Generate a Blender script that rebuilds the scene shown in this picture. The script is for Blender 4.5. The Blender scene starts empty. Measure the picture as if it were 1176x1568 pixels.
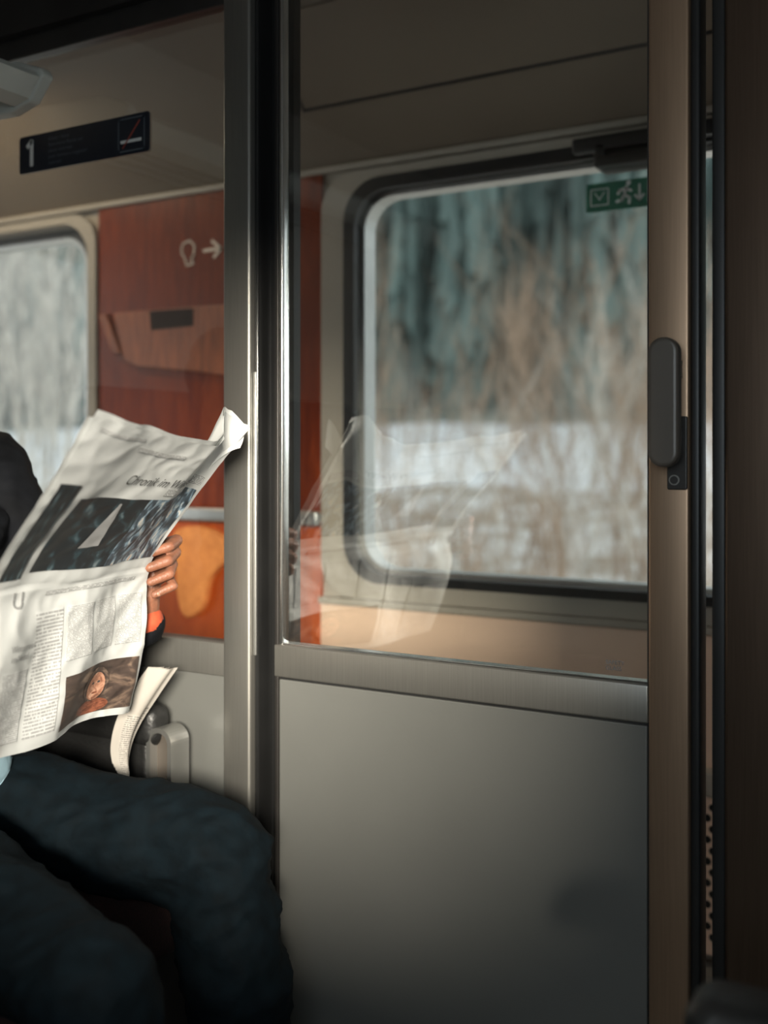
import bpy, bmesh, math, random
from mathutils import Vector, Matrix, noise
random.seed(7)
C = bpy.context.scene.collection
H = 1.12            # eye height
FPX, TH = 1700.0, math.radians(30.4)
SN, CS = math.sin(TH), math.cos(TH)

def P(u, v, Y):
    """survey: world point on the plane y=Y seen along photo ray (u,v)"""
    s = (u-600)/FPX; t = (710-v)/FPX
    k = Y/(CS+SN*s)
    return Vector((k*(-SN+CS*s), Y, H+k*t))

# ------------------------------------------------------------ materials
def new_mat(name):
    m = bpy.data.materials.new(name); m.use_nodes = True
    nt = m.node_tree
    return m, nt, nt.nodes['Principled BSDF']

def mat(name, col, rough=.5, metal=0., var=.12, scale=8., stretch=(1,1,1), bump=0., bscale=None, spec=.5, sheen=0, sss=0, col2=None):
    m, nt, b = new_mat(name)
    N, L = nt.nodes, nt.links
    tc = N.new('ShaderNodeTexCoord'); mp = N.new('ShaderNodeMapping')
    mp.inputs['Scale'].default_value = stretch
    L.new(tc.outputs['Object'], mp.inputs['Vector'])
    nz = N.new('ShaderNodeTexNoise'); nz.inputs['Scale'].default_value = scale
    nz.inputs['Detail'].default_value = 5
    L.new(mp.outputs[0], nz.inputs['Vector'])
    cr = N.new('ShaderNodeValToRGB')
    cr.color_ramp.elements[0].position = .3; cr.color_ramp.elements[1].position = .7
    cr.color_ramp.elements[0].color = [c*(1-var) for c in col]+[1]
    cr.color_ramp.elements[1].color = [min(1, c*(1+var)) for c in col]+[1]
    if col2:
        cr.color_ramp.elements[0].position = .42; cr.color_ramp.elements[1].position = .58
        cr.color_ramp.elements[0].color = [*col,1]; cr.color_ramp.elements[1].color = [*col2,1]
    L.new(nz.outputs['Fac'], cr.inputs['Fac']); L.new(cr.outputs[0], b.inputs['Base Color'])
    b.inputs['Roughness'].default_value = rough; b.inputs['Metallic'].default_value = metal
    b.inputs['Specular IOR Level'].default_value = spec
    if sheen: b.inputs['Sheen Weight'].default_value = sheen
    if sss:
        b.inputs['Subsurface Weight'].default_value = sss; b.inputs['Subsurface Scale'].default_value = .004
    if bump:
        bp = N.new('ShaderNodeBump'); bp.inputs['Strength'].default_value = bump
        bp.inputs['Distance'].default_value = .01
        if bscale:
            n2 = N.new('ShaderNodeTexNoise'); n2.inputs['Scale'].default_value = bscale
            L.new(mp.outputs[0], n2.inputs['Vector']); L.new(n2.outputs['Fac'], bp.inputs['Height'])
        else: L.new(nz.outputs['Fac'], bp.inputs['Height'])
        L.new(bp.outputs[0], b.inputs['Normal'])
    return m

def glass_mat(name, tint=(.97,.98,.97), f0=.085):
    m = bpy.data.materials.new(name); m.use_nodes = True
    nt = m.node_tree; N, L = nt.nodes, nt.links
    N.remove(N['Principled BSDF'])
    tr = N.new('ShaderNodeBsdfTransparent'); tr.inputs[0].default_value = (*tint, 1)
    gl = N.new('ShaderNodeBsdfGlossy'); gl.inputs['Roughness'].default_value = .0
    ge = N.new('ShaderNodeNewGeometry'); dt = N.new('ShaderNodeVectorMath'); dt.operation = 'DOT_PRODUCT'
    L.new(ge.outputs['Incoming'], dt.inputs[0]); L.new(ge.outputs['Normal'], dt.inputs[1])
    def mth(op, a, b=None):
        n = N.new('ShaderNodeMath'); n.operation = op
        for i, x in enumerate((a, b)):
            if x is None: continue
            if isinstance(x, (int, float)): n.inputs[i].default_value = x
            else: L.new(x, n.inputs[i])
        return n.outputs[0]
    c = mth('SUBTRACT', 1.0, mth('ABSOLUTE', dt.outputs['Value']))
    f = mth('ADD', mth('MULTIPLY', mth('POWER', c, 5.0), 1-f0), f0)
    mx = N.new('ShaderNodeMixShader')
    L.new(f, mx.inputs[0]); L.new(tr.outputs[0], mx.inputs[1]); L.new(gl.outputs[0], mx.inputs[2])
    L.new(mx.outputs[0], N['Material Output'].inputs[0])
    return m

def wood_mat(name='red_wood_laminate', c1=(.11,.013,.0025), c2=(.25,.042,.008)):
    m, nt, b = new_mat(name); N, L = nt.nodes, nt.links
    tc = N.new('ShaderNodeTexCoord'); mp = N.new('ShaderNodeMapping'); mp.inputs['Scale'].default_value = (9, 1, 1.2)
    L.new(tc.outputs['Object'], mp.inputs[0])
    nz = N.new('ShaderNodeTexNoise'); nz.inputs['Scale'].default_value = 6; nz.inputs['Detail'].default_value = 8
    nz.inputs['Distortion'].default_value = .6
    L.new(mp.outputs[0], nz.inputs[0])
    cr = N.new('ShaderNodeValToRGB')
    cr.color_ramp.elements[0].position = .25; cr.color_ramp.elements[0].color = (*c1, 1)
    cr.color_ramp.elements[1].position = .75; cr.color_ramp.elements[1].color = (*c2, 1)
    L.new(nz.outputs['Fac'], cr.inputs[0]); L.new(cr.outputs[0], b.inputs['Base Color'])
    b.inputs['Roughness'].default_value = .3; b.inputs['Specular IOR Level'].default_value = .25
    return m

M = {}
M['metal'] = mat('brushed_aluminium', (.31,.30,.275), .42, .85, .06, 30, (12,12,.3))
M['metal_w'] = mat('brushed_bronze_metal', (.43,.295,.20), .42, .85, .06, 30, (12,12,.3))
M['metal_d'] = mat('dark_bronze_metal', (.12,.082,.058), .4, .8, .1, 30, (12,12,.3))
M['chrome'] = mat('polished_edge', (.75,.75,.73), .22, 1, .05)
M['panel'] = mat('grey_laminate', (.115,.116,.108), .42, 0, .06, 3, bump=.03, bscale=60)
M['black'] = mat('black_rubber', (.012,.012,.012), .45, 0, .2)
M['blackg'] = mat('black_gloss_seal', (.015,.015,.015), .15, 0, .2)
M['dark'] = mat('dark_anodised', (.035,.032,.03), .4, .4, .2)
M['cream'] = mat('cream_plastic', (.37,.33,.275), .5, 0, .05, 4)
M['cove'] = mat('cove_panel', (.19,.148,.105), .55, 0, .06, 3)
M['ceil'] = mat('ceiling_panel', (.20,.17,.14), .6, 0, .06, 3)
M['peach'] = mat('peach_panel', (.82,.58,.43), .4, 0, .05, 4)
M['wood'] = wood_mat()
M['wood2'] = wood_mat('sunlit_wood_laminate', (.36,.055,.010), (.60,.12,.024))  # brighter copy of the wood, sunlight put into the colour
M['refl_orange'] = mat('reflection_orange', (.32,.09,.03), .4, 0, .3, 10, (6,1,1))  # lighter orange of the reflection, painted as colour
M['orange'] = mat('sunlit_orange', (.95,.32,.09), .8, 0, .15, 40, bump=.2, bscale=200)  # bright orange of the sunlit patch, painted as colour
M['glass'] = glass_mat('safety_glass', f0=.155)
M['wglass'] = glass_mat('window_glass', (.97,.98,.98), .03)
M['floor'] = mat('rubber_floor', (.20,.18,.15), .7, 0, .2, 40)
M['navy'] = mat('navy_sign', (.006,.010,.02), .35, 0, .1)
M['white'] = mat('white_print', (.7,.7,.68), .5, 0, .03)
M['offw'] = mat('grey_print', (.10,.12,.14), .5, 0, .03)
M['red'] = mat('red_print', (.3,.06,.04), .5, 0, .03)
M['green'] = mat('green_sign', (.02,.16,.10), .5, 0, .05)
M['pale'] = mat('beige_print', (.85,.72,.6), .5, 0, .03)
M['seat'] = mat('dark_red_upholstery', (.018,.004,.0035), .9, 0, .3, 120, bump=.2, bscale=300)
M['pad'] = mat('black_vinyl', (.012,.012,.012), .42, 0, .2, bump=.15, bscale=120)
M['alu'] = mat('satin_aluminium', (.55,.55,.53), .35, .9, .05)
M['rack'] = mat('rack_grey_green', (.50,.51,.46), .5, 0, .06)
M['handle'] = mat('handle_dark_grey', (.085,.072,.060), .42, .1, .06)
M['trouser'] = mat('navy_trousers', (.0022,.006,.0088), .85, 0, .35, 40, bump=.35, bscale=35, spec=.15)
M['jacket'] = mat('dark_jacket', (.004,.0045,.006), .8, 0, .3, 20, bump=.3, bscale=30, spec=.12)
M['shirt'] = mat('light_blue_shirt', (.28,.42,.50), .8, 0, .1, 20, bump=.2, bscale=40)
M['cuff'] = mat('teal_cuff', (.012,.045,.04), .8, 0, .2, 60, bump=.3, bscale=200)
M['cuffr'] = mat('red_cuff', (.38,.06,.02), .8, 0, .2, 60)
M['skin'] = mat('skin', (.21,.085,.048), .5, 0, .2, 60, bump=.15, bscale=250, sss=.12)
M['nail'] = mat('nail', (.36,.18,.12), .3, 0, .05)
M['hair'] = mat('dark_hair', (.03,.022,.018), .6, 0, .4, 30, (1,1,8), bump=.6, bscale=90)
M['eye'] = mat('eye_white', (.7,.68,.65), .2, 0, .02)
M['shoe'] = mat('black_leather', (.015,.013,.012), .35, 0, .2)
M['snow'] = mat('snow', (.68,.69,.70), .8, 0, .12, .8)
M['verge'] = mat('snowy_verge_grass', (.24,.195,.145), .9, 0, 0, 1.6, col2=(.54,.53,.51))
M['bark'] = mat('pale_bark', (.52,.48,.42), .9, 0, .35, 3)
M['bark2'] = mat('russet_twigs', (.33,.235,.165), .9, 0, .3, 3)
M['fir'] = mat('fir_needles', (.085,.125,.115), .9, 0, .7, .3, (1,1,.4))
M['undergrowth'] = mat('winter_hillside', (.10,.12,.105), .95, 0, .5, .25, (1,1,.4))

def paper_mat(name, col):
    m, nt, b = new_mat(name); N, L = nt.nodes, nt.links
    nz = N.new('ShaderNodeTexNoise'); nz.inputs['Scale'].default_value = 90
    cr = N.new('ShaderNodeValToRGB')
    cr.color_ramp.elements[0].color = [c*.95 for c in col]+[1]; cr.color_ramp.elements[1].color = [*col, 1]
    tc = N.new('ShaderNodeTexCoord'); L.new(tc.outputs['Object'], nz.inputs[0])
    L.new(nz.outputs['Fac'], cr.inputs[0]); L.new(cr.outputs[0], b.inputs['Base Color'])
    b.inputs['Roughness'].default_value = .8
    tl = N.new('ShaderNodeBsdfTranslucent'); L.new(cr.outputs[0], tl.inputs[0])
    mx = N.new('ShaderNodeMixShader'); mx.inputs[0].default_value = .18
    L.new(b.outputs[0], mx.inputs[1]); L.new(tl.outputs[0], mx.inputs[2])
    L.new(mx.outputs[0], N['Material Output'].inputs[0])
    return m
M['paper'] = paper_mat('newsprint', (.73,.745,.735))
M['paper2'] = paper_mat('newsprint_shaded', (.42,.39,.35))  # darker newsprint: shading on the tucked paper put into the colour

def text_mat(name, rows, words=38, thr=.42, ink=(.16,.16,.16), bg=(.70,.70,.67)):
    m, nt, b = new_mat(name); N, L = nt.nodes, nt.links
    tc = N.new('ShaderNodeTexCoord'); sp = N.new('ShaderNodeSeparateXYZ'); L.new(tc.outputs['UV'], sp.inputs[0])
    def mth(op, a, bb=None):
        n = N.new('ShaderNodeMath'); n.operation = op
        for i, x in enumerate((a, bb)):
            if x is None: continue
            if isinstance(x, (int, float)): n.inputs[i].default_value = x
            else: L.new(x, n.inputs[i])
        return n.outputs[0]
    vr = mth('MULTIPLY', sp.outputs['Y'], rows)
    fr = mth('FRACT', vr); fl = mth('FLOOR', vr)
    line = mth('LESS_THAN', fr, .55)
    cb = N.new('ShaderNodeCombineXYZ')
    L.new(mth('MULTIPLY', sp.outputs['X'], words), cb.inputs[0]); L.new(mth('MULTIPLY', fl, 3.7), cb.inputs[1])
    nz = N.new('ShaderNodeTexNoise'); nz.inputs['Scale'].default_value = 1; nz.inputs['Detail'].default_value = 2
    L.new(cb.outputs[0], nz.inputs[0])
    on = mth('MULTIPLY', line, mth('GREATER_THAN', nz.outputs['Fac'], thr))
    mx = N.new('ShaderNodeMix'); mx.data_type = 'RGBA'
    L.new(on, mx.inputs[0]); mx.inputs[6].default_value = (*bg,1); mx.inputs[7].default_value = (*ink, 1)
    L.new(mx.outputs[2], b.inputs['Base Color']); b.inputs['Roughness'].default_value = .85
    return m
M['text'] = text_mat('print_columns', 34, 26, .43, (.38,.38,.38), (.69,.70,.69))
M['text2'] = text_mat('print_small', 7, 30, .42, (.22,.22,.22), (.69,.70,.69))
M['text3'] = text_mat('print_columns_shaded', 30, 20, .43, (.15,.14,.13), (.42,.39,.35))

def photo_mat(name, stops, scale, stretch=(1,1,1), dist=1.2):
    m, nt, b = new_mat(name); N, L = nt.nodes, nt.links
    tc = N.new('ShaderNodeTexCoord'); mp = N.new('ShaderNodeMapping'); mp.inputs['Scale'].default_value = stretch
    L.new(tc.outputs['UV'], mp.inputs[0])
    nz = N.new('ShaderNodeTexNoise'); nz.inputs['Scale'].default_value = scale; nz.inputs['Distortion'].default_value = dist
    nz.inputs['Detail'].default_value = 4
    L.new(mp.outputs[0], nz.inputs[0])
    cr = N.new('ShaderNodeValToRGB'); e = cr.color_ramp.elements
    e[0].position = stops[0][0]; e[0].color = (*stops[0][1], 1)
    e[1].position = stops[-1][0]; e[1].color = (*stops[-1][1], 1)
    for p, c in stops[1:-1]:
        x = e.new(p); x.color = (*c, 1)
    L.new(nz.outputs['Fac'], cr.inputs[0]); L.new(cr.outputs[0], b.inputs['Base Color'])
    b.inputs['Roughness'].default_value = .5
    return m
M['ph_dark'] = photo_mat('press_photo_stage', [(.0,(.008,.01,.012)),(.52,(.012,.016,.02)),(.62,(.03,.06,.075)),(.7,(.15,.2,.22)),(1,(.5,.5,.48))], 3.2, (2,1.2,1), .5)
M['ph_crowd'] = photo_mat('press_photo_crowd', [(.3,(.015,.018,.02)),(.48,(.06,.09,.12)),(.58,(.25,.36,.45)),(.68,(.7,.68,.62)),(.75,(.5,.2,.1))], 5, (2.2,1,1), .7)
M['ph_brown'] = photo_mat('press_photo_portrait', [(.25,(.03,.02,.017)),(.5,(.08,.055,.045)),(.62,(.22,.15,.11)),(.8,(.4,.3,.24))], 4)
M['ph_face'] = photo_mat('press_photo_face', [(.3,(.25,.10,.06)),(.5,(.5,.24,.15)),(.7,(.68,.42,.3))], 4)
M['ph_red'] = photo_mat('press_photo_scarf', [(.3,(.12,.035,.02)),(.6,(.32,.11,.06))], 6)
M['ink'] = mat('ink', (.07,.07,.07), .8, 0, .1)
M['inkg'] = mat('ink_grey', (.3,.3,.3), .8, 0, .1)

# ------------------------------------------------------------ geometry helpers
def empty(name, loc=(0,0,0)):
    e = bpy.data.objects.new(name, None); C.objects.link(e); e.empty_display_size = .1
    return e
def link(name, me, m, parent=None, smooth=False):
    o = bpy.data.objects.new(name, me); C.objects.link(o)
    if m is not None: me.materials.append(m)
    if parent: o.parent = parent
    if smooth:
        for p in me.polygons: p.use_smooth = True
    return o
def mesh(name, vs, fs, m, parent=None, smooth=False):
    me = bpy.data.meshes.new(name); me.from_pydata([tuple(v) for v in vs], [], fs); me.update()
    bm = bmesh.new(); bm.from_mesh(me); bmesh.ops.recalc_face_normals(bm, faces=bm.faces); bm.to_mesh(me); bm.free()
    return link(name, me, m, parent, smooth)
def box(name, x0,x1,y0,y1,z0,z1, m, parent=None, bev=0, seg=3):
    bm = bmesh.new(); bmesh.ops.create_cube(bm, size=1)
    for v in bm.verts:
        v.co = Vector((x0+(v.co.x+.5)*(x1-x0), y0+(v.co.y+.5)*(y1-y0), z0+(v.co.z+.5)*(z1-z0)))
    if bev: bmesh.ops.bevel(bm, geom=bm.edges[:], offset=bev, segments=seg, affect='EDGES', profile=.5)
    me = bpy.data.meshes.new(name); bm.to_mesh(me); bm.free()
    return link(name, me, m, parent, bool(bev) and seg > 2)
def boxes(name, lst, m, parent=None):
    vs, fs = [], []
    for (x0,x1,y0,y1,z0,z1) in lst:
        b = len(vs)
        vs += [(x,y,z) for x in (x0,x1) for y in (y0,y1) for z in (z0,z1)]
        fs += [tuple(b+i for i in f) for f in ((0,1,3,2),(4,6,7,5),(0,4,5,1),(2,3,7,6),(0,2,6,4),(1,5,7,3))]
    return mesh(name, vs, fs, m, parent)
def rr(x0,x1,z0,z1,r,n=8):
    pts = []
    for cx,cz,a0 in ((x1-r,z1-r,0),(x0+r,z1-r,90),(x0+r,z0+r,180),(x1-r,z0+r,270)):
        for i in range(n+1):
            a = math.radians(a0+90*i/n); pts.append((cx+r*math.cos(a), cz+r*math.sin(a)))
    return pts
def ring(name, inner, outer, y0, y1, m, parent=None):
    n = len(inner); vs = []
    for pts, y in ((inner,y0),(outer,y0),(inner,y1),(outer,y1)): vs += [(p[0],y,p[1]) for p in pts]
    fs = []
    for i in range(n):
        j = (i+1) % n
        fs += [(i,j,n+j,n+i),(2*n+i,3*n+i,3*n+j,2*n+j),(i,2*n+i,2*n+j,j),(n+i,n+j,3*n+j,3*n+i)]
    return mesh(name, vs, fs, m, parent)
def plate(name, pts, y0, y1, m, parent=None, bev=0):
    n = len(pts)
    vs = [(p[0],y0,p[1]) for p in pts]+[(p[0],y1,p[1]) for p in pts]
    fs = [tuple(range(n)), tuple(range(2*n-1,n-1,-1))]+[(i,(i+1)%n,n+(i+1)%n,n+i) for i in range(n)]
    o = mesh(name, vs, fs, m, parent)
    if bev:
        md = o.modifiers.new('b','BEVEL'); md.width = bev; md.segments = 3; md.limit_method='ANGLE'
    return o
def strokes(name, segs, w, y, m, parent, t=.0008):
    vs, fs = [], []
    for (xa,za),(xb,zb) in segs:
        d = Vector((xb-xa, zb-za)); 
        if d.length < 1e-6: continue
        d.normalize(); n = Vector((-d.y, d.x))*w/2; e = d*w*.4
        q = [(xa-e.x+n.x,za-e.y+n.y),(xb+e.x+n.x,zb+e.y+n.y),(xb+e.x-n.x,zb+e.y-n.y),(xa-e.x-n.x,za-e.y-n.y)]
        b = len(vs); vs += [(p[0],y,p[1]) for p in q]+[(p[0],y+t,p[1]) for p in q]
        fs += [(b,b+1,b+2,b+3),(b+4,b+7,b+6,b+5)]+[(b+i,b+(i+1)%4,b+4+(i+1)%4,b+4+i) for i in range(4)]
    return mesh(name, vs, fs, m, parent)
def text_mesh(body, size):
    cu = bpy.data.curves.new('t','FONT'); cu.body = body; cu.size = size
    o = bpy.data.objects.new('t', cu); C.objects.link(o)
    dg = bpy.context.evaluated_depsgraph_get(); me = bpy.data.meshes.new_from_object(o.evaluated_get(dg))
    bpy.data.objects.remove(o); me.materials.clear()
    return me
def wall_text(name, body, size, x, y, z, m, parent, sx=1):
    me = text_mesh(body, size)
    for v in me.vertices: v.co = Vector((x+v.co.x*sx, y, z+v.co.y))
    return link(name, me, m, parent)
def capsule(bm, p1, r1, p2, r2, n=14):
    p1, p2 = Vector(p1), Vector(p2); d = p2-p1
    L = max(d.length, 1e-5); dn = d/L if d.length > 1e-5 else Vector((0,0,1))
    q = dn.to_track_quat('Z','Y'); rings = []
    for i in range(1, 6):
        a = math.pi/2*(i/5); rings.append((-r1*math.cos(a), r1*math.sin(a)))
    k = max(1, int(L/.05))
    for i in range(1, k): rings.append((L*i/k, r1+(r2-r1)*i/k))
    for i in range(0, 5):
        a = math.pi/2*(i/5); rings.append((L+r2*math.sin(a), r2*math.cos(a)))
    bot = bm.verts.new(p1-dn*r1); top = bm.verts.new(p2+dn*r2); prev = None; first = None
    for z, r in rings:
        cur = [bm.verts.new(p1+q@Vector((r*math.cos(2*math.pi*j/n), r*math.sin(2*math.pi*j/n), z))) for j in range(n)]
        if prev:
            for j in range(n): bm.faces.new((prev[j],prev[(j+1)%n],cur[(j+1)%n],cur[j]))
        else:
            for j in range(n): bm.faces.new((bot,cur[(j+1)%n],cur[j]))
        prev = cur
    for j in range(n): bm.faces.new((top,prev[j],prev[(j+1)%n]))
def ellipsoid(bm, c, r):
    g = bmesh.ops.create_icosphere(bm, subdivisions=3, radius=1)
    for v in g['verts']: v.co = Vector((c[0]+v.co.x*r[0], c[1]+v.co.y*r[1], c[2]+v.co.z*r[2]))
def fused(name, bones, voxel, parent, ells=(), smooth=3, fold=0, foldmats=()):
    """bones (p1,r1,p2,r2,matkey) fused to one continuous skin"""
    bm = bmesh.new()
    for p1,r1,p2,r2,_ in bones: capsule(bm, p1,r1,p2,r2)
    for c,r,_ in ells: ellipsoid(bm, c, r)
    me = bpy.data.meshes.new(name+'_b'); bm.to_mesh(me); bm.free()
    o = bpy.data.objects.new(name+'_b', me); C.objects.link(o)
    md = o.modifiers.new('r','REMESH'); md.mode='VOXEL'; md.voxel_size = voxel
    ms = o.modifiers.new('s','SMOOTH'); ms.iterations = smooth; ms.factor = .5
    dg = bpy.context.evaluated_depsgraph_get(); out = bpy.data.meshes.new_from_object(o.evaluated_get(dg))
    bpy.data.objects.remove(o); out.materials.clear()
    keys = []
    for b in list(bones)+[(None,)*4+(e[2],) for e in ells]:
        if b[4] not in keys: keys.append(b[4])
    for k in keys: out.materials.append(M[k])
    def near(p):
        best, bk, bt = 1e9, keys[0], None
        for p1,r1,p2,r2,k in bones:
            a, b = Vector(p1), Vector(p2); d = b-a; t = 0 if d.length_squared < 1e-9 else max(0,min(1,(p-a).dot(d)/d.length_squared))
            q = (p-(a+d*t)).length-(r1+(r2-r1)*t)
            if q < best: best, bk, bt = q, k, (a, d, t)
        for c,r,k in ells:
            w = Vector(((p.x-c[0])/r[0],(p.y-c[1])/r[1],(p.z-c[2])/r[2])); q = (w.length-1)*min(r)
            if q < best: best, bk = q, k
        return bk, bt
    for f in out.polygons:
        f.use_smooth = True; f.material_index = keys.index(near(f.center)[0])
    if fold:
        nr = [v.normal.copy() for v in out.vertices]
        for v, n in zip(out.vertices, nr):
            p = v.co
            # diagonal drapery creases
            w = noise.noise(p*5)*.6
            a = noise.noise(Vector((p.x*6+w, p.y*6, p.z*6)))
            r1 = 1-abs(noise.noise(Vector((p.x*5+p.z*13+w, p.y*7-p.z*5, p.x*4-p.z*6))))*2.6
            r2_ = 1-abs(noise.noise(Vector((p.x*14-p.z*20+w*2, p.y*16+p.z*6, p.x*9+p.z*9))))*2.6
            v.co = p+n*(fold*(.5*a+.75*max(-.3, r1)+.35*max(-.3, r2_)-.35))
    out.name = name
    ob = bpy.data.objects.new(name, out); C.objects.link(ob); ob.parent = parent
    return ob

# ------------------------------------------------------------ room shell
YP, YO, YR = 1.6, 2.45, -.55       # partition, outer wall, rear wall
XL, XR = -2.0, .85                 # compartment side walls
ZC = 2.2
boxes('floor', [(-4.6,1.6,YR-.06,YO+.08,-.06,0)], M['floor'])
boxes('ceiling', [(-4.6,1.6,YR-.06,2.14,ZC,ZC+.05)], M['ceil'])
boxes('wall_left', [(XL-.05,XL,YR,YP-.03,0,ZC)], M['cream'])
boxes('wall_right', [(XR,XR+.05,YR,YP-.03,0,ZC)], M['cream'])
RX0, RX1, RZ0, RZ1 = -.35, .78, .96, 1.78
boxes('wall_rear', [(-4.6,RX0,YR-.06,YR,0,ZC),(RX1,1.6,YR-.06,YR,0,ZC),(RX0,RX1,YR-.06,YR,0,RZ0),(RX0,RX1,YR-.06,YR,RZ1,ZC)], M['cream'])
boxes('wall_corridor_end_left', [(-4.6,-4.55,YP+.06,YO,0,ZC)], M['cream'])
boxes('wall_corridor_end_right', [(1.55,1.6,YP+.06,YO,0,ZC)], M['cream'])

wins = [(-1.50,-.22),(-3.78,-2.53)]
WZ0, WZ1 = .82, 1.795
# outer wall with openings
cells = [(-4.6,1.6,YO,YO+.07,0,.79),(-4.6,1.6,YO,YO+.07,1.83,1.9)]
xs = [-4.6,-3.82,-2.48,-1.54,-.18,1.6]
cells += [(xs[i],xs[i+1],YO,YO+.07,.79,1.83) for i in (0,2,4)]
boxes('wall_outer', cells, M['cream'])
for i,(a,b) in enumerate(wins):
    w = empty('window_%d' % (i+1))
    if i == 0: w1 = w
    so_ = .12 if i == 0 else .08
    gy = YO-.03 if i == 0 else YO+.012
    g_in = rr(a,b,WZ0,WZ1,.085); g_mid = rr(a-.012,b+.012,WZ0-.012,WZ1+.012,.095)
    g_out = rr(a-.045,b+.045,WZ0-.035,WZ1+.045,.11); s_out = rr(a-so_,b+so_,WZ0-.078,WZ1+.07,.10)
    ring('surround', g_out, s_out, YO-.022, YO+.03, M['cream'], w)
    ring('gasket', g_mid, g_out, gy, YO+.06, M['black'], w)
    ring('rim', g_in, g_mid, YO+.005+(.01 if i else 0), YO+.06, M['alu'], w)
    plate('pane', rr(a-.005,b+.005,WZ0-.005,WZ1+.005,.09), YO+.045, YO+.046, M['wglass'], w)
# rear window
w = empty('window_3')
ring('frame', rr(RX0+.05,RX1-.05,RZ0+.05,RZ1-.05,.06), rr(RX0-.02,RX1+.02,RZ0-.02,RZ1+.02,.05), YR-.03, YR+.02, M['alu'], w)
plate('pane', rr(RX0+.04,RX1-.04,RZ0+.04,RZ1-.04,.05), YR-.02, YR-.019, M['wglass'], w)

# wood panels between windows, peach panel + sill + plinth + grille
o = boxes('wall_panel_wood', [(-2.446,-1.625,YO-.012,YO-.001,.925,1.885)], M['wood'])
box('wall_panel_sunlit', -2.446,-1.625,YO-.016,YO-.001,.10,.925, M['wood2'], None, .002, 2)  # lower wood painted brighter where the sun falls
box('trim_sill', -1.625,1.5,YO-.03,YO,.722,.740, M['cream'], None, .003, 2)
box('wall_panel_lower', -1.622,1.5,YO-.022,YO,.40,.720, M['peach'], None, .002, 2)
box('trim_skirting', -1.622,1.5,YO-.06,YO,.375,.43, M['cream'], None, .006, 3)
gr = empty('heater_grille')
box('plate', -1.60,.6,YO-.05,YO-.001,.03,.374, M['peach'], gr, .002, 2)
vs, fs = [], []
for r in range(13):
    for c in range(60):
        x = -1.3+c*.024+(.012 if r % 2 else 0); z = .07+r*.0235
        b = len(vs); vs += [(x+.0085*math.cos(k*math.pi/4), YO-.0508, z+.0085*math.sin(k*math.pi/4)) for k in range(8)]
        fs.append(tuple(range(b,b+8)))
mesh('holes', vs, fs, M['black'], gr)

# cove above windows (sloping) with raised panel
vs = [(-4.6,YO,1.885),(1.6,YO,1.885),(1.6,YO-.32,2.205),(-4.6,YO-.32,2.205),(-4.6,YO+.06,1.885),(1.6,YO+.06,1.885),(1.6,YO+.06,2.25),(-4.6,YO+.06,2.25)]
mesh('wall_cove', vs, [(0,1,2,3),(4,7,6,5),(0,4,5,1),(3,2,6,7),(0,3,7,4),(1,5,6,2)], M['cove'])
box('trim_cove_edge', -4.5,1.55,YO-.022,YO+.01,1.872,1.890, M['cream'], None, .005, 3)
def cove_strip(name, x0,x1,z0,z1,off,m):
    n = Vector((0,-.7071,-.7071))*off
    q = [(x0,YO-(z0-1.885),z0),(x1,YO-(z0-1.885),z0),(x1,YO-(z1-1.885),z1),(x0,YO-(z1-1.885),z1)]
    vs = [Vector(p)+n for p in q]+[Vector(p)-n*.1 for p in q]
    return mesh(name, vs, [(0,1,2,3),(4,7,6,5)]+[(i,(i+1)%4,4+(i+1)%4,4+i) for i in range(4)], m)
cove_strip('ceiling_service_panel', -1.59,1.4,2.017,2.19,.012,M['cove'])
cove_strip('trim_cove_groove', -1.605,1.4,2.008,2.017,.004,M['dark'])
cove_strip('trim_cove_side_groove', -1.605,-1.59,2.008,2.19,.006,M['dark'])  # dark groove line along the panel's left edge

# handrail
hr = empty('handrail')
box('bar', -2.40,-1.60,YO-.075,YO-.055,.932,.970, M['alu'], hr, .006, 3)
for x in (-2.33,-1.635):
    box('bracket', x-.012,x+.012,YO-.058,YO-.01,.940,.962, M['alu'], hr, .003, 2)
    plate('screw', [(x+.006*math.cos(k*.5236),.951+.006*math.sin(k*.5236)) for k in range(12)], YO-.077,YO-.074, M['dark'], hr)

# pictogram + arrow on wood panel
pg = empty('toilet_direction_sign')
yy = YO-.0135
def S(u,v,Y=yy): p = P(u,v,Y); return (p.x,p.z)
out = [S(*q) for q in ((287,380),(297,376),(304,384),(303,398),(299,404),(302,412),(292,415),(289,404),(284,396),(284,386),(287,380))]
strokes('roll', list(zip(out[:-1],out[1:])), .0055, yy-.001, M['pale'], pg)
strokes('arrow', [(S(319,392),S(344,388)),(S(332,377),S(345,388)),(S(345,388),S(335,401))], .009, yy-.001, M['pale'], pg)
# light patches made as plates: reflection with dark slot, sunlit patch below
sb = empty('wall_light_patches')
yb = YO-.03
plate('reflection_patch', [S(*q,yb) for q in ((176,489),(330,477),(372,474),(372,589),(300,580),(212,572),(193,562))], yb, YO-.012, M['refl_orange'], sb, .004)
plate('reflection_side', [S(*q,yb) for q in ((152,492),(165,490),(188,552),(176,552))], yb, YO-.012, M['refl_orange'], sb, .003)
plate('reflection_dark_slot', [S(*q,yb-.001) for q in ((233,486),(302,481),(302,509),(236,516))], yb-.001, yb, M['seat'], sb)
ys = YO-.045
def blob(pts, n=6):
    out = []; m_ = len(pts)
    for i in range(m_):
        p0,p1,p2,p3 = [Vector(pts[(i+k)%m_]) for k in (-1,0,1,2)]
        for j in range(n):
            f = j/n; out.append(tuple(.5*((2*p1)+(p2-p0)*f+(2*p0-5*p1+4*p2-p3)*f*f+(3*p1-p0-3*p2+p3)*f**3)))
    return out
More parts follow.
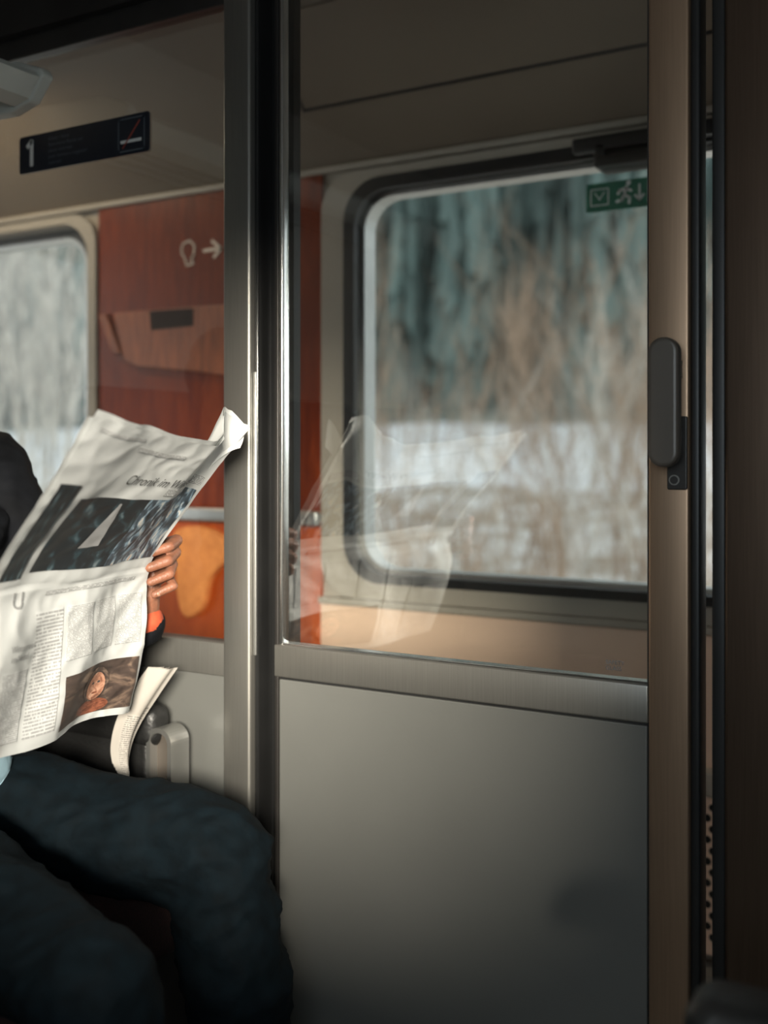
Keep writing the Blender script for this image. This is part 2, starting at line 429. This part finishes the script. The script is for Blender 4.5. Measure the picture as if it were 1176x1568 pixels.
plate('sunlit_patch', blob([S(*q,ys) for q in ((270,832),(306,822),(346,838),(352,872),(326,905),(314,950),(290,966),(276,940),(272,880))]), ys, YO-.012, M['orange'], sb, .01)  # sunlit patch on the wood, shaped as a bright plate

# emergency exit sign on window + latch
sg = empty('emergency_exit_sign'); y = YO+.040
x0,x1,z0,z1 = -.900,-.690,1.697,1.765
plate('board', rr(x0,x1,z0,z1,.006), y, y+.003, M['green'], sg)
strokes('hammer_box', [((x0+.012,1.712),(x0+.012,1.750)),((x0+.012,1.750),(x0+.055,1.750)),((x0+.055,1.750),(x0+.055,1.712)),((x0+.055,1.712),(x0+.012,1.712)),((x0+.022,1.742),(x0+.033,1.725)),((x0+.033,1.725),(x0+.045,1.742))], .0025, y-.001, M['white'], sg)
cx = x0+.095
strokes('running_figure', [((cx+.004,1.748),(cx-.002,1.730)),((cx-.002,1.730),(cx+.012,1.722)),((cx+.012,1.722),(cx+.010,1.710)),((cx-.002,1.730),(cx-.008,1.718)),((cx-.008,1.718),(cx-.020,1.716)),((cx+.003,1.744),(cx+.015,1.738)),((cx+.003,1.744),(cx-.012,1.742)),((cx-.012,1.742),(cx-.016,1.734))], .0065, y-.001, M['white'], sg)
plate('figure_head', [(cx+.009+.006*math.cos(k*.5236),1.757+.006*math.sin(k*.5236)) for k in range(12)], y-.001,y, M['white'], sg)
strokes('down_arrow', [((x0+.130,1.75),(x0+.130,1.715)),((x0+.120,1.726),(x0+.130,1.714)),((x0+.140,1.726),(x0+.130,1.714))], .005, y-.001, M['white'], sg)
plate('white_field', rr(x0+.150,x1-.004,1.703,1.759,.003), y-.001,y, M['white'], sg)
box('blind_housing', -.90,-.30,YO-.06,YO-.02,1.815,1.85, M['black'], w1, .006, 3)
box('blind_catch', -.845,-.66,YO-.065,YO+.02,1.775,1.80, M['black'], w1, .005, 3)
box('blind_catch_stem', -.845,-.82,YO-.06,YO,1.79,1.83, M['black'], w1, .003, 3)

# ------------------------------------------------------------ partition (fixed part)
pt = empty('glass_partition')
boxes('header', [(XL,XR,YP-.03,YP+.06,2.0,ZC)], M['dark'], pt)
box('pane_top_rail', XL,-1.268,YP-.012,YP+.02,1.955,2.0, M['dark'], pt, .003, 2)
plate('fixed_pane', [(XL,.768),(-1.26,.768),(-1.26,1.957),(XL,1.957)], YP, YP+.001, M['glass'], pt)
box('pane_bottom_rail', XL,-1.268,YP-.012,YP+.03,.708,.770, M['metal'], pt, .003, 3)
box('lower_panel', XL,-1.268,YP,YP+.02,0,.708, M['panel'], pt)
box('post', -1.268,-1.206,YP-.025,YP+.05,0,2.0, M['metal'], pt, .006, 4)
box('channel_back', -1.206,-1.150,YP+.034,YP+.055,0,2.0, M['black'], pt)
box('seal_strip', -1.206,-1.197,YP-.012,YP+.033,.02,2.0, M['blackg'], pt, .004, 4)
box('seal_glint', -1.2045,-1.1985,YP-.0165,YP-.0115,.755,1.27, M['alu'], pt, .0015, 3)  # bright strip stands in for the glint on the seal
box('jamb_seal', -.386,-.366,YP-.01,YP+.05,0,2.0, M['black'], pt, .004, 3)
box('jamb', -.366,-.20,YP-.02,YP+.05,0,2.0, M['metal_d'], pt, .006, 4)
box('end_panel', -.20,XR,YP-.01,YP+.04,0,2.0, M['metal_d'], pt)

# ------------------------------------------------------------ sliding door
dr = empty('door_1')
box('leading_strip', -1.166,-1.158,YP-.004,YP+.022,.02,1.99, M['dark'], dr, .002, 3)
box('glass_edge', -1.157,-1.149,YP-.003,YP+.018,.775,1.99, M['chrome'], dr, .003, 3)
plate('pane', [(-1.15,.775),(-.476,.775),(-.476,1.99),(-1.15,1.99)], YP+.008, YP+.009, M['glass'], dr)
box('glazing_bead', -1.15,-.480,YP-.002,YP+.02,.776,.7805, M['chrome'], dr, .0015, 2)
box('middle_rail', -1.166,-.480,YP-.006,YP+.024,.719,.777, M['metal'], dr, .003, 3)
box('panel_gap', -1.160,-.481,YP+.002,YP+.02,.02,.72, M['black'], dr)
box('kick_panel', -1.157,-.483,YP-.002,YP+.018,.025,.7145, M['panel'], dr, .002, 2)
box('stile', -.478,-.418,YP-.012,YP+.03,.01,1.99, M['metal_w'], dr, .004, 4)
box('stile_bead', -.4815,-.4775,YP-.006,YP+.02,.775,1.99, M['dark'], dr, .001, 2)
box('edge_seal', -.418,-.404,YP-.004,YP+.035,.01,1.99, M['black'], dr, .004, 3)
wall_text('etched_mark', 'SAFETY\nGLASS', .009, -.550, YP+.0072, .800, M['offw'], dr)
# handle
hd = empty('door_handle')
a = P(1014,630,1.535).x; b = P(1062,630,1.535).x; zt = P(1037,527,1.535).z; zb = P(1037,730,1.535).z
g = plate('grip', rr(a,b,zb,zt,(b-a)/2-.0005,10), 1.525,1.55, M['handle'], hd, .006)
box('standoff', (a+b)/2-.008,(a+b)/2+.012,1.549,YP-.012,zb+.03,zb+.055, M['dark'], hd)
box('standoff_upper', (a+b)/2-.008,(a+b)/2+.012,1.549,YP-.012,zt-.055,zt-.03, M['dark'], hd)
y = YP-.018; c0 = P(1042,765,y); c1 = P(1073,650,y)
plate('lock_plate', rr(c0.x,c1.x,c0.z,c1.z,.003), y,YP-.011, M['dark'], hd, .0015)
lc = P(1054,750,y)
plate('lock_ring', [(lc.x+.0075*math.cos(k*.3927),lc.z+.0075*math.sin(k*.3927)) for k in range(16)], y-.003,y, M['metal'], hd)
plate('lock_core', [(lc.x+.006*math.cos(k*.3927),lc.z+.006*math.sin(k*.3927)) for k in range(16)], y-.0036,y-.003, M['dark'], hd)

# sign on fixed pane
s1 = empty('first_class_sign'); y = YP-.003
plate('board', rr(-1.832,-1.467,1.712,1.790,.006), y, y+.0025, M['navy'], s1)
strokes('numeral', [((-1.795,1.729),(-1.795,1.776)),((-1.797,1.776),(-1.806,1.768))], .0095, y-.0008, M['white'], s1)
for k in range(5):
    wall_text('small_print', ('Klasse / classe','Reservierte Plaetze nur','places reservees','posti riservati a viaggiatori','reserved')[k], .0105, -1.745, y-.0008, 1.772-k*.0125, M['offw'], s1)
q = rr(-1.548,-1.480,1.719,1.783,.004)
strokes('icon_frame', [(q[i],q[(i+1)%len(q)]) for i in range(len(q))], .0022, y-.0008, M['offw'], s1)
strokes('cigarette', [((-1.540,1.738),(-1.490,1.738))], .006, y-.0008, M['white'], s1)
strokes('slash', [((-1.536,1.726),(-1.492,1.775))], .003, y-.0012, M['red'], s1)

# ------------------------------------------------------------ seats
def bench(name, xb, xf, sgn, y0, y1, arms, nseat=3):
    e = empty(name)
    xa, xc = sorted((xb, xf))
    box('base', xa+.04,xc-.05,y0+.02,y1-.02,.0,.28, M['dark'], e)
    wd = (y1-y0)/nseat
    for i in range(nseat):
        a = y0+i*wd+.012; b = a+wd-.024
        box('cushion', xa,xc,a,b,.27,.425, M['seat'], e, .045, 5)
        bx = sorted((xb, xb+sgn*.19)); box('backrest', bx[0],bx[1],a,b,.40,1.02, M['seat'], e, .05, 5)
        hx = sorted((xb, xb+sgn*.17)); box('headrest', hx[0],hx[1],a+.09,b-.09,1.0,1.28, M['seat'], e, .05, 5)
    for (ya,yb,xfr,zt) in arms:
        ax = sorted((xb+sgn*.1, xfr))
        box('arm_pad', ax[0],ax[1],ya,yb,zt-.06,zt, M['pad'], e, .026, 5)
    return e
b1 = bench('seat_bench', XL+.03, -1.22, 1, -.45, 1.50, [])
# near-door armrest of man's seat
for nm,bx,m_,bv in (('arm_pad',(-1.80,-1.375,1.505,1.565,.575,.655),'pad',.026),('arm_body',(-1.80,-1.395,1.515,1.56,.38,.60),'pad',.015)):
    box(nm, *bx, M[m_], b1, bv, 5)
fr = rr(-1.395,-1.335,.36,.618,.028)
fi = rr(-1.386,-1.344,.369,.609,.020)
ring('arm_frame', fi, fr, 1.51,1.56, M['alu'], b1)
plate('arm_frame_fill', fi, 1.53,1.545, M['handle'], b1)
b2 = bench('seat_bench.001', XR-.03, .10, -1, -.45, 1.50, [(.955,1.035,-.262,.64)])
rk = empty('luggage_rack')
pr = [(-2.0,1.80),(-1.72,1.79),(-1.66,1.805),(-1.622,1.85),(-1.63,1.865),(-1.70,1.89),(-2.0,1.90)]
plate('end_profile', pr, 1.47,1.50, M['rack'], rk, .006)
plate('front_profile', [(-1.70,1.80),(-1.66,1.81),(-1.63,1.845),(-1.64,1.857),(-1.70,1.86)], -.5,1.47, M['rack'], rk)
for k in range(6):
    x = -1.97+k*.05; box('rail', x,x+.012,-.5,1.475,1.845,1.855, M['alu'], rk)

# ------------------------------------------------------------ newspaper
TL,TR = P(150,650,.95), P(388,672,1.45)
FL,FR = P(-22,925,.95), P(228,886,1.40)
BL,BR = P(-40,1195,.97), P(200,1112,1.40)
top_pts = [(0,0),(.25,-.014),(.5,-.027),(.72,-.028),(.80,-.012),(.87,.030),(.93,.022),(1,0)]
def itp(pts, a):
    a = max(0,min(1,a))
    for (x0,y0),(x1,y1) in zip(pts[:-1],pts[1:]):
        if a <= x1:
            t = (a-x0)/(x1-x0); t = t*t*(3-2*t); return y0+(y1-y0)*t
    return pts[-1][1]
def paper(a, b, off=0.):
    if b <= 1:
        p = (TL*(1-a)+TR*a)*(1-b)+(FL*(1-a)+FR*a)*b
        p = p+Vector((0,0,itp(top_pts,a)*(1-b)**1.6))
        p += Vector((.016*math.sin(math.pi*b)*(1-.3*a), 0, .012*math.sin(math.pi*b)))
        if a > .78: p += Vector((-.02*math.sin((a-.78)/.22*math.pi)*(1-b)**2,0,0))
        n = Vector((.75,-.25,-.45))
        p += n*.004*math.sin(a*9+b*3)
    else:
        c = b-1
        p = (FL*(1-a)+FR*a)*(1-c)+(BL*(1-a)+BR*a)*c
        p += Vector((.010*math.sin(math.pi*c),0,0))
        p += Vector((.0065*math.sin(a*13+c*2.5)*min(1,c*3+.2),0,0))
        p += Vector((0,0,-.006*math.sin(a*math.pi*2)*c))
        n = Vector((.97,-.2,0))
    # diagonal crumples radiating from the hand
    ang = math.atan2((b-1.0)*.55, (1.04-a))
    rad = math.hypot((b-1.0)*.55, (1.04-a))
    cr_ = noise.noise(Vector((ang*3.2, rad*1.1, 3.7)))
    p += n*(.013*cr_*min(1, rad*2.5)*min(1, abs(b-1)*5+.15))
    p += n*(.0018*(1-2*abs(noise.noise(Vector((a*9+b*4, b*7-a*3, 1.3))))))
    # rounded fold
    k = math.exp(-((b-1)/.06)**2)
    p += Vector((.006*k,0,-.002*k))
    return p+n*off
np_ = empty('newspaper')
def sheet(name, a0,a1,b0,b1, m, off=0., na=40, nb=40, da=0., fn=paper):
    vs, uv = [], []
    for j in range(nb+1):
        for i in range(na+1):
            s, t = i/na, j/nb
            vs.append(fn(a0+(a1-a0)*s+da*t, b0+(b1-b0)*t, off)); uv.append((s, 1-t))
    fs = [(j*(na+1)+i, j*(na+1)+i+1, (j+1)*(na+1)+i+1, (j+1)*(na+1)+i) for j in range(nb) for i in range(na)]
    me = bpy.data.meshes.new(name); me.from_pydata([tuple(v) for v in vs],[],fs)
    ul = me.uv_layers.new(name='UVMap')
    for lp in me.loops: ul.data[lp.index].uv = uv[lp.vertex_index]
    return link(name, me, m, np_, True)
sheet('front_page', 0,1,0,2, M['paper'], 0, 90,140)
sheet('inner_page_1', -.02,.985,.02,1.985, M['paper'], -.004, 40,60)
sheet('inner_page_2', .015,1.01,-.02,1.96, M['paper'], -.009, 40,60)
# loose page corner curling at the top right
def curl(a,b,off=0):
    q = [[P(322,697,1.43),P(348,640,1.45),P(362,648,1.46)],[P(330,712,1.42),P(352,662,1.43),P(389,668,1.47)],[P(312,745,1.41),P(345,705,1.42),P(372,700,1.45)]]
    def l3(r,t): return r[0]*(1-t)**2+r[1]*2*t*(1-t)+r[2]*t*t
    rws = [l3(r,a) for r in q]
    return l3(rws,b)+Vector((off,0,0))
sheet('curled_corner', 0,1,0,1, M['paper'], .004, 12,12, 0, curl)
O = .0016
# print, upper half
sheet('dateline', .05,.30,.06,.085, M['text2'], O, 20,3)
sheet('subline', .30,.60,.13,.165, M['text2'], O, 24,3)
def paper_text(name, body, size, a, b, m, slant=0, sa=1/.52, sb=1/.30):
    me = text_mesh(body, size)
    bm = bmesh.new(); bm.from_mesh(me); bmesh.ops.triangulate(bm, faces=bm.faces); bm.to_mesh(me); bm.free()
    for v in me.vertices:
        v.co = paper(a+(v.co.x+slant*v.co.y)*sa, b-v.co.y*sb, O+.0008)
    link(name, me, m, np_)
paper_text('headline', 'Chronik im Winter', .030, .36, .40, M['ink'], .35)
sheet('left_photo', .02,.13,.42,.95, M['ph_dark'], O, 12,40)
sheet('stage_photo', .17,.60,.50,.93, M['ph_dark'], O, 42,34)
sheet('crowd_photo', .60,.97,.50,.93, M['ph_crowd'], O, 36,34)
def quad_patch(name, q, m, off, n=14):
    def f(s,t,o): 
        a = (q[0][0]*(1-s)+q[1][0]*s)*(1-t)+(q[3][0]*(1-s)+q[2][0]*s)*t
        b = (q[0][1]*(1-s)+q[1][1]*s)*(1-t)+(q[3][1]*(1-s)+q[2][1]*s)*t
        return paper(a,b,o)
    sheet(name, 0,1,0,1, m, off, n,n, 0, f)
quad_patch('stage_light', [(.42,.53),(.435,.53),(.475,.80),(.37,.82)], M['inkg'], O+.0008)
sheet('side_column', .66,.97,.41,.47, M['text2'], O, 30,5)
# lower half
paper_text('initial_U', 'U', .045, .11, 1.12, M['inkg'])
sheet('body_heading', .30,.9,1.04,1.07, M['text2'], O, 50,3)
for k in range(5):
    a0 = .06+k*.185
    b1_ = 1.92 if k < 2 else 1.50
    sheet('column', a0,a0+.16,1.16 if k else 1.48,b1_, M['text'], O, 15,50)
paper_text('small_heading', 'Winterreise\nim Nebel', .017, .09, 1.36, M['inkg'])
sheet('portrait_photo', .44,.97,1.60,1.95, M['ph_brown'], O, 48,26)
def disc(name, a,b,ra,rb, m, off):
    vs = [paper(a,b,off)]; uvs = [(.5,.5)]; fs = []
    for rI in range(1,5):
        for k in range(24):
            c_, s_ = math.cos(k*.2618)*rI/4, math.sin(k*.2618)*rI/4
            vs.append(paper(a+ra*c_, b+rb*s_, off)); uvs.append((.5+.5*c_, .5+.5*s_))
    for k in range(24):
        fs.append((0,1+k,1+(k+1)%24))
        for rI in range(3): fs.append((1+rI*24+k,25+rI*24+k,25+rI*24+(k+1)%24,1+rI*24+(k+1)%24))
    me = bpy.data.meshes.new(name); me.from_pydata([tuple(v) for v in vs],[],fs)
    ul = me.uv_layers.new(name='UVMap')
    for lp in me.loops: ul.data[lp.index].uv = uvs[lp.vertex_index]
    link(name, me, m, np_)
disc('portrait_collar', .70,1.90,.11,.05, M['ph_red'], O+.0006)
disc('portrait_hair', .70,1.745,.095,.115, M['ph_brown'], O+.0012)
disc('portrait_face', .705,1.76,.066,.095, M['ph_face'], O+.0018)
for da in (-.022,.022): disc('portrait_eye', .705+da,1.735,.010,.008, M['ink'], O+.0024)
disc('portrait_mouth', .705,1.805,.018,.007, M['ph_red'], O+.0024)

# folded newspaper tucked by the armrest
fn_ = empty('folded_newspaper')
Lp = [(236,1045,1.455),(208,1085,1.44),(186,1130,1.43),(178,1175,1.43),(186,1212,1.43)]
Rp = [(286,1044,1.49),(258,1085,1.48),(226,1135,1.47),(211,1175,1.465),(208,1216,1.465)]
def poly(pts, t):
    n = len(pts)-1; x = min(t*n, n-1e-6); i = int(x); f = x-i
    p = [P(*pts[max(0,min(n,i+k))]) for k in (-1,0,1,2)]
    return .5*((2*p[1])+(p[2]-p[0])*f+(2*p[0]-5*p[1]+4*p[2]-p[3])*f*f+(3*p[1]-p[0]-3*p[2]+p[3])*f**3)
def tuck(a,b,off=0):
    return poly(Lp,b)*(1-a)+poly(Rp,b)*a+Vector((off,-off*.3,0))+Vector((.012*math.sin(a*math.pi*1.5),0,0))
old = np_; np_ = fn_
for k in range(5):
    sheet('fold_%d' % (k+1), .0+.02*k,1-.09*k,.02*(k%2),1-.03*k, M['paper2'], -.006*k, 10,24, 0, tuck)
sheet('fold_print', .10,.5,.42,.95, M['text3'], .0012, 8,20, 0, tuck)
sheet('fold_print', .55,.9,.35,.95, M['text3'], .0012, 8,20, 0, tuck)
np_ = old

# ------------------------------------------------------------ man
man = empty('man_reading')
T,J = 'trouser','jacket'
kF = (-1.095,1.352,.487); kN = (-.985,.968,.465)
LS, LE, LW = (-1.665,1.37,1.085), (-1.50,1.475,.755), (-1.345,1.458,.815)
RS, RE, RW = (-1.665,.97,1.085), (-1.50,.865,.80), (-1.225,.892,.895)
bones = [
 ((-1.57,1.10,.515),.100,(-1.57,1.24,.515),.100,T),
 ((-1.55,1.25,.52),.104,kF,.084,T), ((-1.55,1.09,.51),.100,kN,.076,T),
 (kF,.082,(-1.06,1.352,.30),.084,T), ((-1.06,1.352,.30),.084,(-1.045,1.36,.12),.072,T),
 (kN,.078,(-.955,.962,.30),.074,T), ((-.955,.962,.30),.074,(-.975,.96,.12),.066,T),
 ((-1.57,1.12,.56),.105,(-1.645,1.10,.95),.112,J), ((-1.57,1.22,.56),.105,(-1.645,1.24,.95),.112,J),
 ((-1.64,1.07,.97),.10,(-1.64,1.27,.97),.10,J),
 ((-1.665,1.0,1.07),.072,(-1.665,1.34,1.07),.072,J),
 ((-1.50,1.17,.62),.085,(-1.58,1.17,1.02),.055,'shirt'),
 (LS,.082,LE,.055,J),(LE,.050,LW,.030,J), (RS,.076,RE,.056,J),(RE,.052,RW,.034,J),
 (( -1.655,1.17,1.08),.062,(-1.625,1.17,1.19),.055,'skin'),
]
for (ax,ay) in ((-1.035,1.365),(-.975,.96)):
    bones += [((ax-.03,ay,.045),.042,(ax+.10,ay,.040),.042,'shoe'),((ax+.10,ay,.040),.042,(ax+.17,ay,.032),.032,'shoe'),((ax,ay,.10),.045,(ax,ay,.05),.045,'shoe')]
fused('body', bones, .007, man, fold=.012, smooth=5)
# head
hc = Vector((-1.60,1.17,1.29))
def hp(x,y,z): return tuple(hc+Vector((x,y,z)))
hb = [(hp(-.02,0,-.05),.058,hp(-.035,0,-.12),.054,'skin'),
      (hp(.055,-.012,-.075),.030,hp(.055,.012,-.075),.030,'skin'),
      (hp(.078,0,.012),.009,hp(.098,0,-.022),.013,'skin'),
      (hp(.085,-.016,-.052),.007,hp(.085,.016,-.052),.007,'skin'),
      (hp(.082,-.016,-.063),.008,hp(.082,.016,-.063),.008,'skin'),
      (hp(.072,-.045,.030),.009,hp(.072,.045,.030),.009,'skin')]
he = [(hp(0,0,.02),(.094,.074,.098),'skin'),(hp(.03,0,-.035),(.060,.056,.065),'skin'),
      (hp(-.01,.077,-.01),(.018,.008,.030),'skin'),(hp(-.01,-.077,-.01),(.018,.008,.030),'skin')]
fused('head', hb, .0045, man, he, smooth=3)
fused('hair', [(hp(-.06,0,-.05),.045,hp(-.075,0,.02),.06,'hair')], .006, man,
      [(hp(-.022,0,.045),(.092,.081,.088),'hair')], smooth=2, fold=.004)
for sy in (-1,1):
    bm = bmesh.new(); ellipsoid(bm, hp(.072,sy*.030,.008), (.012,.013,.009))
    me = bpy.data.meshes.new('eye'); bm.to_mesh(me); bm.free(); link('eye', me, M['eye'], man, True)
    bm = bmesh.new(); ellipsoid(bm, hp(.082,sy*.030,.006), (.004,.005,.005))
    me = bpy.data.meshes.new('iris'); bm.to_mesh(me); bm.free(); link('iris', me, M['hair'], man, True)
# hands
def hand(name, mp, W, F0, E0):
    """W wrist, F0 forearm point behind the wrist, E0 cuff end (toward the elbow)"""
    f = []
    zs = [.968,.947,.9265,.908]; rs = [.0092,.0095,.0090,.0080]; ln = [0,.004,.001,-.009]
    W, F0, E0 = Vector(W), Vector(F0), Vector(E0)
    for i,(z,r) in enumerate(zip(zs,rs)):
        mc = (-1.322,1.458-.002*i,z-.012); pip = (-1.274-.003*i+ln[i]*.5,1.456-.003*i,z+.002)
        dip = (-1.263,1.426-ln[i],z-.006-.003*i); tip = (-1.282,1.400-ln[i],z-.016-.004*i)
        wz = W+Vector((.006-.003*i,.004-.004*i,.006-.002*i))
        f += [(wz,.0165,mc,.0128,'skin'),(mc,.0120,pip,r*1.14,'skin'),(pip,r*1.14,dip,r,'skin'),(dip,r,tip,r*.86,'skin')]
    th = [W+Vector((.0,-.01,.03)),(-1.330,1.430,.940),(-1.324,1.402,.962),(-1.320,1.376,.970)]
    for a,b,ra,rb in zip(th[:-1],th[1:],(.016,.0120,.0102),(.0120,.0102,.0084)): f.append((a,ra,b,rb,'skin'))
    f += [(F0,.025,W,.023,'skin')]
    f2 = [(tuple(mp(Vector(a))),ra,tuple(mp(Vector(b))),rb,k) for a,ra,b,rb,k in f]
    fused(name, f2, .0020, man, smooth=2)
    for i,z in enumerate(zs):
        bm = bmesh.new(); c = mp(Vector((-1.2755,1.404-ln[i],z-.0145-.004*i))); ellipsoid(bm, c, (.0035,.0060,.0050))
        me = bpy.data.meshes.new('nail'); bm.to_mesh(me); bm.free(); link('nail', me, M['nail'], man, True)
    d = (F0-E0)
    cf = [(E0,.037,F0,.030,'cuff'),(F0,.0305,F0+d*.07,.0298,'cuffr')]
    cf = [(tuple(mp(Vector(a))),ra,tuple(mp(Vector(b))),rb,k) for a,ra,b,rb,k in cf]
    fused(name+'_cuff', cf, .003, man, fold=.002, smooth=2)
hand('left_hand', lambda v: v, (-1.332,1.444,.872), (-1.345,1.452,.822), (-1.425,1.466,.785))
mpR = lambda v: Vector((v.x+.138, 2.334-v.y, v.z-.004))
hand('right_hand', mpR, (-1.352,1.445,.905), (-1.38,1.446,.890), (-1.45,1.465,.865))

# ------------------------------------------------------------ outdoors
def ground(y):
    if y < 8: return -1.25
    if y < 32: return -1.25+3.0*((y-8)/24)**1.25
    if y < 42: return 1.75+(y-32)*.22
    return 3.95+(y-42)*.85
vs, fs = [], []
nx, ny = 60, 80
for j in range(ny+1):
    for i in range(nx+1):
        y = 3+j*117/ny; x = -175+i*205/nx
        vs.append((x,y,ground(y)+.25*noise.noise(Vector((x*.3,y*.3,0)))*(1 if y > 6 else .2)))
fs = [(j*(nx+1)+i,j*(nx+1)+i+1,(j+1)*(nx+1)+i+1,(j+1)*(nx+1)+i) for j in range(ny) for i in range(nx)]
g = mesh('snowy_ground', vs, fs, M['snow'], None, True)
g.data.materials.append(M['undergrowth']); g.data.materials.append(M['verge'])
for p in g.data.polygons:
    if p.center.y > 33: p.material_index = 1
    elif p.center.y < 22: p.material_index = 2
def tube(vs, fs, a, b, ra, rb):
    d = (b-a).normalized(); q = d.to_track_quat('Z','Y'); n = len(vs)
    for p, r in ((a,ra),(b,rb)):
        for k in range(3): vs.append(p+q@Vector((r*math.cos(k*2.094),r*math.sin(k*2.094),0)))
    for k in range(3): fs.append((n+k,n+(k+1)%3,n+3+(k+1)%3,n+3+k))
def branch(vs, fs, p, d, L, r, dep):
    n = 3 if dep > 0 else 2
    for i in range(n):
        d2 = (d+Vector((random.uniform(-.15,.15),random.uniform(-.15,.15),random.uniform(-.02,.12)))).normalized()
        q = p+d2*L/n; r2 = r*(.82 if dep else .6); tube(vs,fs,p,q,r,r2)
        if dep > 0:
            for _ in range(2):
                s = Vector((random.uniform(-1,1),random.uniform(-1,1),random.uniform(.2,.9))).normalized()
                branch(vs,fs,p.lerp(q,random.random()),(d2*.8+s*.8).normalized(),L*random.uniform(.35,.6),r2*.5,dep-1)
        p, d, r = q, d2, r2
vs, fs = [], []; cut = 0
for which, grp in ((0,((22,(12,24),(-1.35,-.95),(4,9)),(9,(18,28),(-.38,-.2),(2.5,4.6)),(2,(18,24),(-.60,-.5),(2.0,3)),(16,(9,15),(-.6,-.2),(1.2,2.6)))),
                   (1,((26,(24,30),(-.60,-.2),(1.4,2.8)),(34,(20,30),(-.46,-.2),(2.8,5.0)),(5,(26,30),(-.62,-.45),(4,6)),(56,(7,16),(-.62,-.2),(1.0,2.2)),(8,(9,15),(-1.3,-.95),(1,2))))):
    if which: cut = len(fs)
    for cnt, yr, rng, hh in grp:
        for _ in range(cnt):
            y = random.uniform(*yr); x = y*random.uniform(*rng)
            h = random.uniform(*hh)
            branch(vs,fs,Vector((x,y,ground(y)-.1)),Vector((random.uniform(-.2,.2),0,1)).normalized(),h,.008*h+.006,3)
me = bpy.data.meshes.new('bare_trees'); me.from_pydata([tuple(v) for v in vs],[],fs)
link('bare_trees', me, M['bark']); me.materials.append(M['bark2'])
for i in range(cut, len(me.polygons)): me.polygons[i].material_index = 1
vs, fs = [], []
for _ in range(2000):
    y = 36+64*random.random()**1.4; x = y*random.uniform(-1.45,-.12); h = random.uniform(8,14); z = ground(y)-1.5
    lay = 12; wf = random.uniform(.04,.065)
    for k in range(lay):
        zb = z+h*(.02+.92*k/lay); zt2 = zb+h*.25; R = h*wf*(1-k/lay)**.7+.08; n = 6; b = len(vs)
        ox, oy = random.uniform(-.2,.2), random.uniform(-.2,.2)
        for i in range(n):
            rr_ = R*random.uniform(.4,1.4); aa = 2*math.pi*i/n
            vs.append((x+ox+rr_*math.cos(aa),y+oy+rr_*math.sin(aa),zb-random.uniform(-.3,1.6)))
        vs.append((x,y,zt2)); fs += [(b+i,b+(i+1)%n,b+n) for i in range(n)]
me = bpy.data.meshes.new('conifer_forest'); me.from_pydata(vs,[],fs); link('conifer_forest', me, M['fir'])

# ------------------------------------------------------------ light
wd = bpy.data.worlds.new('overcast'); bpy.context.scene.world = wd; wd.use_nodes = True
N, L = wd.node_tree.nodes, wd.node_tree.links
bg = N['Background']; tc = N.new('ShaderNodeTexCoord'); sp = N.new('ShaderNodeSeparateXYZ'); cr = N.new('ShaderNodeValToRGB')
L.new(tc.outputs['Generated'], sp.inputs[0]); L.new(sp.outputs['Z'], cr.inputs[0])
cr.color_ramp.elements[0].position = 0; cr.color_ramp.elements[0].color = (.82,.86,.89,1)
cr.color_ramp.elements[1].position = .7; cr.color_ramp.elements[1].color = (.88,.96,1,1)
L.new(cr.outputs[0], bg.inputs[0]); bg.inputs[1].default_value = 2.25
def area(name, loc, rot, sx, sy, power, col):
    ld = bpy.data.lights.new(name,'AREA'); ld.shape='RECTANGLE'; ld.size=sx; ld.size_y=sy; ld.energy=power; ld.color=col
    o = bpy.data.objects.new(name, ld); C.objects.link(o); o.location=loc; o.rotation_euler=rot; return o
area('window_daylight', ((RX0+RX1)/2, YR-.1, 1.38), (math.radians(90),0,0), 1.0,.75, 13, (.82,.93,1))
area('cove_fill_light', (-2.75, 1.95, 2.185), (0,0,0), .5,.12, 8, (1,.84,.62))  # added out-of-view fill that brightens the left cove, no fixture
# added spot lamp standing in for low sun, coned onto the rear window
sd = Vector((-.65,.9,-.215)).normalized(); sc = Vector(((RX0+RX1)/2, YR, (RZ0+RZ1)/2))
sl = bpy.data.lights.new('sun_spot_lamp','SPOT'); sl.energy = 19500; sl.shadow_soft_size = 1.15; sl.color=(1,.90,.76)
sl.spot_size = math.radians(15); sl.spot_blend = .2
so = bpy.data.objects.new('sun_spot_lamp', sl); C.objects.link(so)
so.location = sc-sd*8.5; so.rotation_euler = sd.to_track_quat('-Z','Y').to_euler()
for i,(a,b) in enumerate(wins):
    o = area('sky_portal', ((a+b)/2, YO+.09, 1.31), (math.radians(-90),0,0), b-a, .97, 1, (1,1,1)); o.data.cycles.is_portal = True

cam = bpy.data.cameras.new('camera'); co = bpy.data.objects.new('camera', cam); C.objects.link(co)
co.location = (0,0,H); co.rotation_euler = (math.radians(90),0,TH)
cam.sensor_fit = 'AUTO'; cam.sensor_width = 36; cam.lens = FPX*36/1600; cam.shift_y = -90/1600
cam.clip_start = .02; cam.clip_end = 300
cam.dof.use_dof = True; cam.dof.focus_distance = 1.75; cam.dof.aperture_fstop = 2.0
bpy.context.scene.camera = co
vs_ = bpy.context.scene.view_settings
vs_.view_transform = 'Standard'; vs_.look = 'None'; vs_.exposure = 0
